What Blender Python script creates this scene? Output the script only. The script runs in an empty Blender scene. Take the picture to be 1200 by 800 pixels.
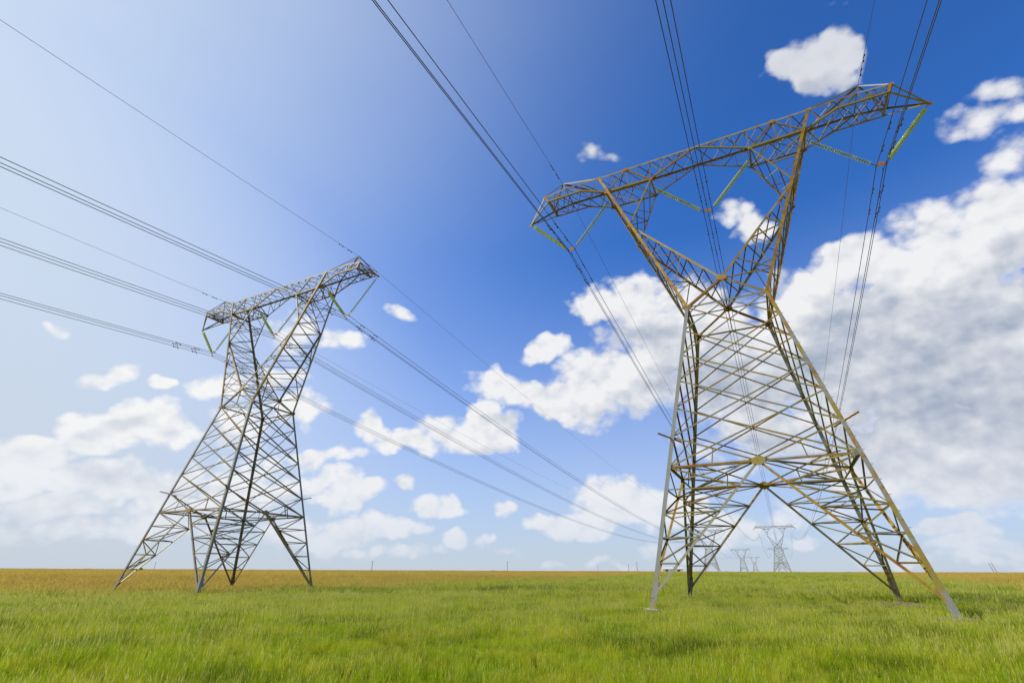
import bpy, math, random
import numpy as np
from mathutils import Vector, Matrix

random.seed(7); RNG = np.random.default_rng(7)
R = math.radians
scene = bpy.context.scene
col = scene.collection

# ------------------------------------------------------------------ camera
EYE = 1.6
cam_d = bpy.data.cameras.new('camera'); cam = bpy.data.objects.new('camera', cam_d); col.objects.link(cam)
cam_d.sensor_width = 36; cam_d.lens = 17.45; cam_d.clip_start = .1; cam_d.clip_end = 20000
cam.matrix_world = Matrix.Translation((0, 0, EYE)) @ Matrix.Rotation(R(90 + 24.86), 4, 'X') @ Matrix.Rotation(.004, 4, 'Z')
scene.camera = cam

# ------------------------------------------------------------------ light
SUN_AZ, SUN_EL = -84., 41.          # azimuth clockwise from +Y (the view direction)
SKY_K = .13
EXPOSURE = 0.0
sd = Vector((math.sin(R(SUN_AZ)) * math.cos(R(SUN_EL)), math.cos(R(SUN_AZ)) * math.cos(R(SUN_EL)), math.sin(R(SUN_EL))))
sun_d = bpy.data.lights.new('sun', 'SUN'); sun_d.energy = 4.6; sun_d.angle = R(.5); sun_d.color = (1, .95, .86)
sun = bpy.data.objects.new('sun', sun_d); col.objects.link(sun)
sun.rotation_euler = sd.to_track_quat('Z', 'Y').to_euler()
scene.view_settings.view_transform = 'Standard'; scene.view_settings.look = 'None'
scene.view_settings.exposure = EXPOSURE; scene.view_settings.gamma = 1
scene.view_settings.use_curve_mapping = False
scene.cycles.max_bounces = 5; scene.cycles.diffuse_bounces = 2; scene.cycles.transmission_bounces = 3
scene.cycles.transparent_max_bounces = 4; scene.cycles.caustics_reflective = False; scene.cycles.caustics_refractive = False

# ------------------------------------------------------------------ node helpers
class NT:
    def __init__(s, tree): s.t = tree; s.n = tree.nodes; s.l = tree.links
    def node(s, typ, props=None, **ins):
        n = s.n.new(typ)
        for k, v in (props or {}).items(): setattr(n, k, v)
        for k, v in ins.items():
            key = int(k[1:]) if k[0] == 'i' and k[1:].isdigit() else k.replace('_', ' ')
            s.set(n.inputs[key], v)
        return n
    def set(s, sock, v):
        if isinstance(v, bpy.types.NodeSocket): s.l.new(v, sock)
        else: sock.default_value = v
    def m(s, op, a, b=0., c=0., clamp=False):
        n = s.node('ShaderNodeMath', {'operation': op, 'use_clamp': clamp}); s.set(n.inputs[0], a); s.set(n.inputs[1], b)
        if op in ('MULTIPLY_ADD', 'SMOOTH_MIN', 'SMOOTH_MAX', 'COMPARE'): s.set(n.inputs[2], c)
        return n.outputs[0]
    def vm(s, op, a, b=(0, 0, 0), scale=None):
        n = s.node('ShaderNodeVectorMath', {'operation': op}); s.set(n.inputs[0], a)
        if op not in ('LENGTH', 'NORMALIZE', 'SCALE'): s.set(n.inputs[1], b)
        if scale is not None: s.set(n.inputs['Scale'], scale)
        return n.outputs['Value'] if op in ('LENGTH', 'DOT_PRODUCT') else n.outputs[0]
    def mix(s, f, a, b, mode='MIX'):
        n = s.node('ShaderNodeMix', {'data_type': 'RGBA', 'blend_type': mode, 'clamp_factor': True})
        s.set(n.inputs[0], f); s.set(n.inputs[6], a); s.set(n.inputs[7], b); return n.outputs[2]
    def noise(s, vec, scale, detail=3., rough=.5, dist=0.):
        n = s.node('ShaderNodeTexNoise', None, Vector=vec, Scale=scale, Detail=detail, Roughness=rough, Distortion=dist)
        return n
    def ramp(s, f, lo, hi, a=0., b=1., smooth=True):
        n = s.node('ShaderNodeMapRange', {'interpolation_type': 'SMOOTHSTEP' if smooth else 'LINEAR', 'clamp': True})
        s.set(n.inputs[0], f); s.set(n.inputs[1], lo); s.set(n.inputs[2], hi); s.set(n.inputs[3], a); s.set(n.inputs[4], b)
        return n.outputs[0]

# ------------------------------------------------------------------ sky: Nishita plus clouds by direction
# each cloud puff: azimuth, elevation, half width, half height (degrees), tilt, strength
CLOUDS = [(41.7,45.7,3.3,2.1,-32,1.00),(45.4,45.5,1.9,1.6,-36,1.00),(39.1,46.7,1.9,1.7,-30,1.00),(40.5,44.1,1.6,1.0,-30,0.80),(53.4,34.2,2.4,1.5,-37,0.62),(51.4,34.9,1.9,0.9,-35,0.55),(55.5,35.5,1.9,1.2,-40,0.60),(53.2,30.8,1.4,1.6,-34,0.50),(29.2,35.5,1.9,1.4,-18,0.80),(30.6,33.7,1.9,1.4,-18,0.85),(12.5,45.3,1.8,1.0,-9,0.40),(47.1,48.7,1.2,0.6,-39,0.30),(20.8,23.5,8.7,6.5,-8,1.00),(11.1,28.9,4.3,2.7,-5,1.00),(12.3,19.1,8.2,4.0,-4,1.00),(4.3,23.6,3.1,1.4,-1,0.80),(-1.0,19.9,4.4,1.5,1,0.80),(2.3,18.8,3.9,1.8,-1,0.90),(6.2,17.4,3.8,2.3,-2,1.00),(16.9,28.3,4.5,3.2,-8,1.00),(25.6,19.1,6.9,7.1,-9,1.00),(33.2,23.0,4.2,6.8,-14,0.90),(27.0,13.6,5.9,5.2,-7,0.80),(-2.5,15.1,3.9,2.5,1,0.95),(-5.1,14.1,3.9,1.9,1,0.90),(-3.5,17.2,2.1,1.7,1,0.80),(-10.7,13.1,4.7,1.4,3,0.85),(-16.7,14.2,1.4,1.8,4,0.80),(-7.9,14.5,3.8,1.9,2,0.80),(-14.5,12.9,2.8,1.3,4,0.70),(13.5,6.6,6.4,2.3,-1,0.90),(8.4,4.8,5.3,1.4,-0,0.90),(4.7,5.0,3.7,1.0,-0,0.80),(9.5,8.0,1.8,1.2,-1,0.70),(17.3,5.7,4.1,2.1,-2,0.70),(22.0,3.9,4.6,1.6,-1,0.60),(17.7,2.4,4.8,0.6,-1,0.50),(45.4,24.4,6.6,5.2,-22,1.00),(51.0,26.3,4.1,3.7,-28,1.10),(39.2,27.3,3.8,2.9,-20,1.00),(35.5,26.8,2.9,2.5,-18,0.90),(41.1,19.4,7.6,6.9,-16,1.10),(46.3,16.4,6.0,7.8,-16,1.20),(41.3,11.6,7.5,4.4,-10,1.10),(36.8,8.9,6.3,3.4,-6,1.00),(42.8,7.1,4.8,2.8,-6,1.00),(34.7,16.7,4.6,6.5,-11,1.00),(47.0,12.0,5.2,5.4,-12,1.10),(39.5,3.2,3.6,0.8,-2,0.80),(41.3,2.0,3.0,0.8,-1,0.70),(29.1,5.2,4.8,1.6,-3,0.50),(36.0,1.1,5.0,0.5,-1,0.50),(42.5,1.0,2.8,0.5,-1,0.50),(29.9,2.2,3.9,0.7,-1,0.40),(-38.4,12.4,4.8,1.7,10,1.00),(-35.6,11.9,3.8,1.7,9,1.00),(-39.8,10.7,3.0,1.3,9,0.90),(-43.6,8.1,3.9,1.8,8,0.95),(-40.1,7.5,4.8,1.6,7,0.90),(-41.5,4.9,5.1,1.4,5,0.80),(-34.5,7.7,4.8,2.0,6,0.90),(-40.6,15.6,2.6,1.0,13,0.85),(-35.9,15.8,1.2,0.6,11,0.70),(-45.7,18.9,0.9,0.6,19,0.50),(-39.3,3.1,9.3,1.4,3,0.60),(-31.1,4.9,6.6,1.8,3,0.65),(-44.0,6.0,2.6,1.1,6,0.80),(-43.0,9.6,2.8,0.8,9,0.60),(-31.4,16.4,2.3,1.4,10,0.70),(-26.8,23.3,3.3,1.8,12,0.50),(-24.0,15.5,3.4,2.0,7,0.70),(-20.7,23.4,2.1,1.1,9,0.60),(-26.7,8.4,4.7,2.5,4,0.60),(-28.5,13.2,3.1,2.5,7,0.50),(-26.8,18.8,2.9,1.2,9,0.40),(-20.6,11.0,3.9,1.1,4,0.75),(-18.3,7.4,4.2,1.5,3,0.90),(-21.1,8.8,3.4,1.2,4,0.80),(-14.4,4.2,6.4,1.4,1,0.90),(-8.3,6.2,2.9,1.2,1,0.85),(-11.8,8.7,1.6,0.7,2,0.70),(-0.9,6.3,1.6,1.1,0,0.85),(-6.3,3.2,1.3,1.0,1,0.70),(-3.1,3.3,1.3,0.7,0,0.60),(-20.2,3.4,5.9,1.8,1,0.70),(4.6,0.7,1.4,0.6,0,0.60),(9.5,1.1,1.6,0.7,0,0.60),(12.0,0.6,1.2,0.5,0,0.50),(-14.2,27.0,1.9,0.8,7,0.45),(0.1,2.4,3.6,0.5,0,0.30),(-13.2,1.5,5.2,0.7,1,0.40)]
def az_dir(az, el):
    return Vector((math.sin(R(az)) * math.cos(R(el)), math.cos(R(az)) * math.cos(R(el)), math.sin(R(el))))

def cloud_group():
    g = bpy.data.node_groups.new('cloud_field', 'ShaderNodeTree')
    g.interface.new_socket('Direction', in_out='INPUT', socket_type='NodeSocketVector')
    g.interface.new_socket('Field', in_out='OUTPUT', socket_type='NodeSocketFloat')
    T = NT(g); gi = T.node('NodeGroupInput'); go = T.node('NodeGroupOutput')
    d = gi.outputs[0]
    acc = None; dlast = d
    for cnt, (az, el, w, h, tilt, s) in enumerate(CLOUDS):
        c = az_dir(az, el); r = Vector((math.cos(R(az)), -math.sin(R(az)), 0)); u = r.cross(c)
        t = R(tilt); r2 = r * math.cos(t) + u * math.sin(t); u2 = -r * math.sin(t) + u * math.cos(t)
        di = dlast
        if acc is not None and cnt % 5 == 0:
            q = T.node('ShaderNodeVectorMath', {'operation': 'MULTIPLY_ADD'}); T.l.new(acc, q.inputs[0]); q.inputs[1].default_value = (1e-7,) * 3; T.l.new(d, q.inputs[2]); di = dlast = q.outputs[0]
        wa = T.vm('DOT_PRODUCT', di, tuple(r2 / math.sin(R(w * 1.16)))); wb = T.vm('DOT_PRODUCT', di, tuple(u2 / math.sin(R(h * 1.16))))
        qq = T.m('MULTIPLY_ADD', wa, wa, T.m('MULTIPLY', wb, wb))
        f = T.m('MULTIPLY_ADD', qq, -s, s)
        acc = f if acc is None else T.m('SMOOTH_MAX', acc, f, .12)
    T.l.new(acc, go.inputs[0])
    return g

world = bpy.data.worlds.new('World'); scene.world = world; world.use_nodes = True
world.node_tree.nodes.clear(); W = NT(world.node_tree)
tc = W.node('ShaderNodeTexCoord'); D = tc.outputs['Generated']
sky = W.node('ShaderNodeTexSky', {'sky_type': 'NISHITA', 'sun_disc': False, 'sun_elevation': R(SUN_EL), 'sun_rotation': R(SUN_AZ), 'altitude': 1500., 'air_density': 1.0, 'dust_density': 1.2, 'ozone_density': 3.0})
skyc = W.mix(1., sky.outputs[0], (.40, .95, 1.66, 1), 'MULTIPLY')
sep = W.node('ShaderNodeSeparateXYZ', None, Vector=D); Z = sep.outputs[2]; X = sep.outputs[0]
S = 1. / SKY_K
def col_(r, g, b): return (r * S, g * S, b * S, 1)
# thin high haze that brightens towards the sun's side
veil_n = W.noise(W.vm('MULTIPLY', D, (1, 1, 2.)), 1.6, 4, .55)
sdot = W.vm('DOT_PRODUCT', D, tuple(sd))
veil = W.m('MULTIPLY', W.m('POWER', W.ramp(sdot, .18, .99, 0, 1.0, False), 2.3), W.ramp(veil_n.outputs[0], .15, .75, .8, 1.0))
hz = W.m('POWER', W.ramp(Z, 0., .58, .97, 0., False), 1.35)
sh_h = Vector((sd.x, sd.y, 0)).normalized()
veil = W.m('MAXIMUM', veil, W.m('MULTIPLY', W.ramp(W.vm('DOT_PRODUCT', D, tuple(sh_h)), .12, .80), .88))
base = W.mix(veil, skyc, col_(.68, .77, .85))
base = W.mix(hz, base, col_(.57, .63, .71))
# clouds
warp = W.noise(D, 9., 3, .5)
wv = W.vm('SCALE', W.vm('SUBTRACT', warp.outputs['Color'], (.5, .5, .5)), scale=.10)
Dw = W.vm('ADD', D, wv)
grp = cloud_group()
def puff(st):
    n = W.noise(st, 13., 6, .55).outputs[0]
    v = W.node('ShaderNodeTexVoronoi', {'feature': 'F1', 'normalize': False}, Vector=st, Scale=30., Detail=1., Roughness=.5, Lacunarity=2.2).outputs['Distance']
    return W.m('ADD', W.m('MULTIPLY', n, .80), W.m('MULTIPLY_ADD', v, -.20, .22))
def dens(vec_d, raw):
    g = W.node('ShaderNodeGroup'); g.node_tree = grp; W.l.new(vec_d, g.inputs[0])
    st = W.vm('MULTIPLY', raw, (1, 1, 1.25))
    return g.outputs[0], puff(st)
F, N = dens(Dw, D)
val = W.m('ADD', W.m('MULTIPLY_ADD', W.m('MAXIMUM', F, -1.), 1.30, .02), W.m('MULTIPLY', W.m('SUBTRACT', N, .5), 2.7))
opac = W.ramp(val, -.02, .74)
# shade: how much cloud lies between this point and the light (up and towards the sun)
L = (sd * .6 + Vector((0, 0, 1))).normalized()
D2 = W.vm('ADD', D, tuple(L * .022)); Dw2 = W.vm('ADD', Dw, tuple(L * .085))
F2, N2 = dens(Dw2, D2)
band = W.noise(W.vm('MULTIPLY', D, (1, 1, 3.2)), 3.2, 3, .5).outputs[0]
v2 = W.m('ADD', W.m('MULTIPLY_ADD', W.m('MAXIMUM', F2, -1.), 1.0, 0.), W.m('ADD', W.m('MULTIPLY', W.m('SUBTRACT', N2, .5), .55), W.m('MULTIPLY', W.m('SUBTRACT', band, .5), 2.6)))
sh = W.m('MULTIPLY', W.ramp(v2, .05, 1.45), W.ramp(Z, .03, .22, .25, 1.))
relief = W.m('SUBTRACT', N, N2)
rel = W.m('MULTIPLY', relief, 1.3)
lit = W.m('ADD', W.m('MULTIPLY_ADD', sh, -.78, .97), rel, clamp=True)
thin = W.ramp(val, .35, .8, 1., 0.)
lit = W.m('MAXIMUM', lit, W.m('MULTIPLY', thin, .75))
lh = W.ramp(X, -.05, -.55)
cc = W.mix(lit, W.mix(lh, col_(.38, .44, .55), col_(.52, .58, .68)), W.mix(lh, col_(.90, .90, .91), col_(.93, .93, .93)))
cc = W.mix(W.ramp(Z, .50, .75, 0., .55), cc, col_(.56, .59, .68))
cc = W.mix(W.ramp(Z, .0, .25, .55, 0.), cc, col_(.66, .72, .84))
full = W.mix(W.m('MULTIPLY', opac, W.ramp(Z, -.01, .10, .55, .97)), base, cc)
bg = W.node('ShaderNodeBackground', None, Color=full, Strength=SKY_K)
world.cycles.sampling_method = 'NONE'
wo = W.node('ShaderNodeOutputWorld', None, Surface=bg.outputs[0])

# ------------------------------------------------------------------ materials
def new_mat(name):
    m = bpy.data.materials.new(name); m.use_nodes = True; m.node_tree.nodes.clear()
    return m, NT(m.node_tree)
def finish(T, color, rough=.6, metal=0., bump=None, bstr=.3, spec=.4):
    p = T.node('ShaderNodeBsdfPrincipled', None, Roughness=rough, Metallic=metal)
    T.set(p.inputs['Base Color'], color); T.set(p.inputs['Specular IOR Level'], spec)
    if bump is not None:
        b = T.node('ShaderNodeBump', None, Strength=bstr, Distance=.01, Height=bump); T.l.new(b.outputs[0], p.inputs['Normal'])
    T.node('ShaderNodeOutputMaterial', None, Surface=p.outputs[0]); return p

def steel(name, zinc, olive, rust, o_lo, o_hi, r_lo, r_hi):
    m, T = new_mat(name)
    geo = T.node('ShaderNodeNewGeometry'); P = geo.outputs['Position']
    inf = T.node('ShaderNodeObjectInfo')
    off = T.m('MULTIPLY', inf.outputs['Random'], .30)
    n1 = T.m('ADD', T.noise(P, .55, 4, .6).outputs[0], T.m('SUBTRACT', off, .15))
    n2 = T.noise(P, 1.7, 6, .65).outputs[0]
    n3 = T.noise(P, 22., 3, .6).outputs[0]
    c = T.mix(T.ramp(n1, o_lo, o_hi), zinc, olive)
    c = T.mix(T.ramp(T.m('ADD', n2, T.m('SUBTRACT', off, .15)), r_lo, r_hi), c, rust)
    wear = T.node('ShaderNodeAttribute', {'attribute_name': 'wear', 'attribute_type': 'OBJECT'}).outputs['Fac']
    c = T.mix(wear, c, T.mix(.72, c, (.15, .125, .08, 1)))
    c = T.mix(T.ramp(n3, .3, .7, 0, .45), c, T.mix(.6, c, (.05, .045, .03, 1)))
    finish(T, c, T.ramp(n3, .2, .8, .45, .75), .25, n3, .2)
    return m
ZINC = (.46, .46, .38, 1); OLIVE = (.40, .33, .075, 1); RUST = (.42, .21, .035, 1)
M_leg = steel('galvanised_leg_steel', (.34, .34, .28, 1), (.38, .29, .05, 1), (.40, .20, .025, 1), .56, .68, .60, .74)
M_ochre = steel('ochre_stained_steel', (.40, .37, .24, 1), (.48, .31, .03, 1), (.36, .17, .025, 1), .42, .54, .54, .70)
M_bar = steel('weathered_lattice_steel', (.25, .235, .14, 1), (.32, .235, .03, 1), (.30, .13, .03, 1), .36, .56, .52, .68)
M_gus = steel('rusty_gusset_steel', OLIVE, (.50, .27, .03, 1), (.48, .19, .025, 1), .25, .50, .36, .60)
def plain(name, c, rough=.5, metal=0., amp=.25, sc=6.):
    m, T = new_mat(name); tcn = T.node('ShaderNodeNewGeometry')
    n = T.noise(tcn.outputs['Position'], sc, 5, .6).outputs[0]
    cc = T.mix(T.ramp(n, .3, .7, 0, 1), tuple(x * (1 - amp) for x in c) + (1,), tuple(min(1, x * (1 + amp)) for x in c) + (1,))
    finish(T, cc, rough, metal); return m
M_wire = plain('aluminium_conductor', (.055, .058, .065), .6, .2)
M_damp = plain('damper_steel', (.05, .048, .045), .6, .2)
M_conc = plain('concrete', (.42, .39, .33), .9, 0, .2, 9.)
M_pole = plain('weathered_timber', (.12, .09, .07), .85)
M_shedw = plain('white_shed_wall', (.75, .75, .72), .8, 0, .05)
M_shedr = plain('pale_shed_roof', (.62, .64, .66), .5, 0, .08)
M_dark = plain('dark_opening', (.03, .03, .035), .8)
M_bush = plain('bush_leaves', (.045, .07, .025), .8)
def glass_mat():
    m, T = new_mat('green_glass_disc')
    p = finish(T, (.64, .70, .32, 1), .12, 0., spec=.7)
    p.inputs['Subsurface Weight'].default_value = 0.
    tr = T.node('ShaderNodeBsdfTranslucent', None, Color=(.80, .94, .46, 1))
    mx = T.node('ShaderNodeMixShader', None, i0=.45, i1=p.outputs[0], i2=tr.outputs[0])
    out = [n for n in T.n if n.type == 'OUTPUT_MATERIAL'][0]; T.l.new(mx.outputs[0], out.inputs[0])
    return m
M_glass = glass_mat()

# ------------------------------------------------------------------ mesh helpers
def mesh_obj(name, verts, faces, mat, parent=None, mats=None, midx=None, smooth=False):
    me = bpy.data.meshes.new(name); me.from_pydata([tuple(v) for v in verts], [], faces)
    for mm in (mats or [mat]): me.materials.append(mm)
    if midx is not None: me.polygons.foreach_set('material_index', midx)
    if smooth: me.polygons.foreach_set('use_smooth', [True] * len(me.polygons))
    me.update()
    o = bpy.data.objects.new(name, me); col.objects.link(o)
    if parent: o.parent = parent
    return o
def tag(o, label=None, cat=None, group=None, kind=None):
    for k, v in (('label', label), ('category', cat), ('group', group), ('kind', kind)):
        if v: o[k] = v
    return o
def empty(name, loc, rz=0):
    o = bpy.data.objects.new(name, None); o.location = loc; o.rotation_euler = (0, 0, rz); o.empty_display_size = .5
    col.objects.link(o); return o
class MB:
    def __init__(s): s.v = []; s.f = []
    def add(s, v, f):
        b = len(s.v); s.v += [tuple(x) for x in v]; s.f += [tuple(i + b for i in q) for q in f]
    def box(s, c, sz, axes=None):
        c = Vector(c); A = axes or (Vector((1, 0, 0)), Vector((0, 1, 0)), Vector((0, 0, 1)))
        vs = [c + A[0] * sz[0] / 2 * i + A[1] * sz[1] / 2 * j + A[2] * sz[2] / 2 * k for i in (-1, 1) for j in (-1, 1) for k in (-1, 1)]
        s.add(vs, [(0, 1, 3, 2), (4, 6, 7, 5), (0, 4, 5, 1), (2, 3, 7, 6), (0, 2, 6, 4), (1, 5, 7, 3)])
    def angle(s, p, q, w, out, t=None, shift=0.):
        # rolled L section from p to q, its heel towards `out`
        p = Vector(p); q = Vector(q); d = (q - p).normalized(); t = t or max(.010, w * .11)
        n = Vector(out) - d * Vector(out).dot(d)
        if n.length < 1e-4: n = d.orthogonal()
        n.normalize(); b = d.cross(n)
        a1 = (n + b).normalized(); a2 = (n - b).normalized()      # heel on n, flanges fall away along -a1 and -a2
        h = n * (w * .35 + shift)
        prof = [h, h - a1 * w, h - a1 * w - a2 * t, h - a1 * t - a2 * t, h - a1 * t - a2 * w, h - a2 * w]
        s.add([p + x for x in prof] + [q + x for x in prof],
              [(i, (i + 1) % 6, (i + 1) % 6 + 6, i + 6) for i in range(6)] + [(0, 3, 2, 1), (0, 5, 4, 3), (6, 7, 8, 9), (6, 9, 10, 11)])
    def flat_angle(s, p, q, w, nrm, shift=0., t=None, side=1):
        # L section with one flange lying in a face of normal nrm, the other pointing inwards
        p = Vector(p); q = Vector(q); d = (q - p).normalized(); t = t or max(.008, w * .11)
        n = Vector(nrm) - d * Vector(nrm).dot(d); n.normalize(); b = d.cross(n) * side
        h = n * shift + b * (-w / 2)
        prof = [h, h + b * w, h + b * w - n * t, h + b * t - n * t, h + b * t - n * w, h - n * w]
        s.add([p + x for x in prof] + [q + x for x in prof],
              [(i, (i + 1) % 6, (i + 1) % 6 + 6, i + 6) for i in range(6)] + [(0, 3, 2, 1), (0, 5, 4, 3), (6, 7, 8, 9), (6, 9, 10, 11)])
    def tube(s, pts, r, k=6, cap=True):
        pts = [Vector(p) for p in pts]; b = len(s.v)
        for i, p in enumerate(pts):
            d = (pts[min(i + 1, len(pts) - 1)] - pts[max(i - 1, 0)]).normalized()
            x = d.cross(Vector((0, 0, 1)));
            if x.length < 1e-3: x = Vector((1, 0, 0))
            x.normalize(); y = d.cross(x); rr = r[i] if isinstance(r, (list, tuple)) else r
            s.v += [tuple(p + x * rr * math.cos(2 * math.pi * j / k) + y * rr * math.sin(2 * math.pi * j / k)) for j in range(k)]
        for i in range(len(pts) - 1):
            for j in range(k):
                s.f.append((b + i * k + j, b + i * k + (j + 1) % k, b + (i + 1) * k + (j + 1) % k, b + (i + 1) * k + j))
        if cap: s.f.append(tuple(b + j for j in range(k))[::-1]); s.f.append(tuple(b + (len(pts) - 1) * k + j for j in range(k)))
    def plate(s, c, nrm, pts2, t, ux=None):
        # flat polygon plate around c
        n = Vector(nrm).normalized(); x = Vector(ux) if ux else n.orthogonal(); x = (x - n * x.dot(n)).normalized(); y = n.cross(x); c = Vector(c)
        k = len(pts2); top = [c + x * a + y * b + n * t / 2 for a, b in pts2]; bot = [c + x * a + y * b - n * t / 2 for a, b in pts2]
        s.add(top + bot, [tuple(range(k)), tuple(range(2 * k - 1, k - 1, -1))] + [(i, i + k, (i + 1) % k + k, (i + 1) % k) for i in range(k)])
    def build(s, name, mat, parent=None, smooth=False): return mesh_obj(name, s.v, s.f, mat, parent, smooth=smooth)

# ------------------------------------------------------------------ terrain
T1 = (16.443, 33.267, -.46323, .0); T2 = (-30.149, 56.947, -.47221, -.373)
def sstep(a, b, x):
    t = np.clip((x - a) / (b - a), 0, 1); return t * t * (3 - 2 * t)
def vnoise(x, y, seed):
    # smooth value noise
    r = np.random.default_rng(seed); tab = r.random((64, 64))
    xi = np.floor(x).astype(int); yi = np.floor(y).astype(int); fx = x - xi; fy = y - yi
    fx = fx * fx * (3 - 2 * fx); fy = fy * fy * (3 - 2 * fy)
    g = lambda i, j: tab[i % 64, j % 64]
    return (g(xi, yi) * (1 - fx) + g(xi + 1, yi) * fx) * (1 - fy) + (g(xi, yi + 1) * (1 - fx) + g(xi + 1, yi + 1) * fx) * fy
def foot_world(t, su, sv):
    c, s_ = math.cos(t[2]), math.sin(t[2]); a, b = su * 6.64, sv * 6.46
    return (t[0] + c * a - s_ * b, t[1] + s_ * a + c * b)
FEET = [foot_world(t, a, b) for t in (T1, T2) for a in (-1, 1) for b in (-1, 1)]
MOUNDS = FEET
def terr(x, y):
    x = np.asarray(x, float); y = np.asarray(y, float); r = np.hypot(x, y)
    h = 1.52 * sstep(85, 430, r)
    h = h + (vnoise(x / 1.5 + 3, y / 1.1 + 15, 4) - .5) * .10 * (1 - sstep(30, 60, r))
    h = h - .22 * np.exp(-(((x - 16) ** 2 + (y - 33) ** 2) / (2 * 16 ** 2)))
    h = h - .60 * np.exp(-(((x + 30) ** 2 + (y - 57) ** 2) / (2 * 22 ** 2)))
    h = h + (vnoise(x / 4.1 + 9, y / 4.1 + 5, 3) - .5) * .20 * sstep(2, 8, r) * (1 - sstep(60, 150, r))
    for fx, fy in MOUNDS: h = h + .03 * np.exp(-((x - fx) ** 2 + (y - fy) ** 2) / (2 * .8 ** 2))
    return h
def gold(x, y):
    r = np.hypot(x, y); az = np.degrees(np.arctan2(x, y))
    th = np.interp(az, [-60, -30, -12, 5, 18, 30, 36, 44, 60], [60, 64, 86, 115, 330, 400, 200, 74, 66])
    n = vnoise(x / 9. + 31, y / 9. + 17, 11) * .6 + vnoise(x / 2.5, y / 2.5, 12) * .4
    return sstep(.62, 1.22, r / th + (n - .5) * .55)
def foot_world(t, su, sv):
    c, s_ = math.cos(t[2]), math.sin(t[2]); a, b = su * 6.64, sv * 6.46
    return (t[0] + c * a - s_ * b, t[1] + s_ * a + c * b)
FEET = [foot_world(t, a, b) for t in (T1, T2) for a in (-1, 1) for b in (-1, 1)]
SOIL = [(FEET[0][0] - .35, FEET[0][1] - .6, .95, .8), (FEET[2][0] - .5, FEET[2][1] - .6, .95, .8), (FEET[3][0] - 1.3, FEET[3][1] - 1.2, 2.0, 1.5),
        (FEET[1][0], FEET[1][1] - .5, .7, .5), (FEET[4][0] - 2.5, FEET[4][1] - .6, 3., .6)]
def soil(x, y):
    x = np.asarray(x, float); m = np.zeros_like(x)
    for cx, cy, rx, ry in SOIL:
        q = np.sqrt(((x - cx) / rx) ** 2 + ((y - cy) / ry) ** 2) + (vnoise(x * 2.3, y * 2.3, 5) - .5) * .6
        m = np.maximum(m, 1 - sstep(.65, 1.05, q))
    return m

NA = 432; rad = np.concatenate([[0], np.geomspace(1.2, 60, 170), np.geomspace(62, 9000, 90)])
A = np.linspace(0, 2 * np.pi, NA, endpoint=False)
gx = np.outer(rad[1:], np.sin(A)).ravel(); gy = np.outer(rad[1:], np.cos(A)).ravel()
gx = np.concatenate([[0], gx]); gy = np.concatenate([[0], gy]); gz = terr(gx, gy)
faces = [(0, 1 + (j + 1) % NA, 1 + j) for j in range(NA)]
for i in range(len(rad) - 2):
    for j in range(NA):
        a = 1 + i * NA + j; b = 1 + i * NA + (j + 1) % NA
        faces.append((a, b, b + NA, a + NA))
mg, T = new_mat('field_ground')
P = T.node('ShaderNodeNewGeometry').outputs['Position']
at = T.node('ShaderNodeAttribute', {'attribute_name': 'gold'}).outputs['Fac']
n1 = T.noise(P, .35, 5, .6).outputs[0]; n2 = T.noise(P, 9., 5, .65).outputs[0]
c = T.mix(T.ramp(n1, .35, .65), (.17, .24, .012, 1), (.28, .30, .03, 1))
c = T.mix(T.ramp(n2, .35, .7, 0, .6), c, (.06, .065, .02, 1))
g_ = T.mix(T.ramp(n1, .3, .7), (.50, .39, .11, 1), (.44, .33, .09, 1))
c = T.mix(at, c, g_)
# bare soil by distance to each patch, ragged by noise
finish(T, c, .95, 0, n2, .5, .1)
ground = mesh_obj('ground', np.stack([gx, gy, gz], 1).tolist(), faces, mg, smooth=True)
a = ground.data.attributes.new('gold', 'FLOAT', 'POINT'); a.data.foreach_set('value', gold(gx, gy).astype(np.float32))
tag(ground, kind='structure')

# bare earth patches: thin sheets following the ground
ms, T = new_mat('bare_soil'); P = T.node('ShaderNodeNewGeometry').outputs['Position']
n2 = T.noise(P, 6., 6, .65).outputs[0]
finish(T, T.mix(T.ramp(n2, .35, .65), (.13, .085, .045, 1), (.27, .19, .11, 1)), .95, 0, n2, .8, .1)  # soil brown, deepened to paint in contact shade around the tower feet
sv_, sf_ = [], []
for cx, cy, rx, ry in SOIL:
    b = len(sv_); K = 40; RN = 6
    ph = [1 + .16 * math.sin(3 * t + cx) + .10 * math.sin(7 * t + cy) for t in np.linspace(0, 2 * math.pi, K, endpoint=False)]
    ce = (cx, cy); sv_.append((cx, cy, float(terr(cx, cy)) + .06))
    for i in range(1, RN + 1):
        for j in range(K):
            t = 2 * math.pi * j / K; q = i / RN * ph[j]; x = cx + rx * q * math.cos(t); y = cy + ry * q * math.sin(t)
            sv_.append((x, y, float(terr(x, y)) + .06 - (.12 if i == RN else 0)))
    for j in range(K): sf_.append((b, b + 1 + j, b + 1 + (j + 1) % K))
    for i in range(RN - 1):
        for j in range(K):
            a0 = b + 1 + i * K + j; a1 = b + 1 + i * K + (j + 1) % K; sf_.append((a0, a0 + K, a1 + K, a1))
tag(mesh_obj('bare_soil', sv_, sf_, ms), kind='structure')

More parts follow.
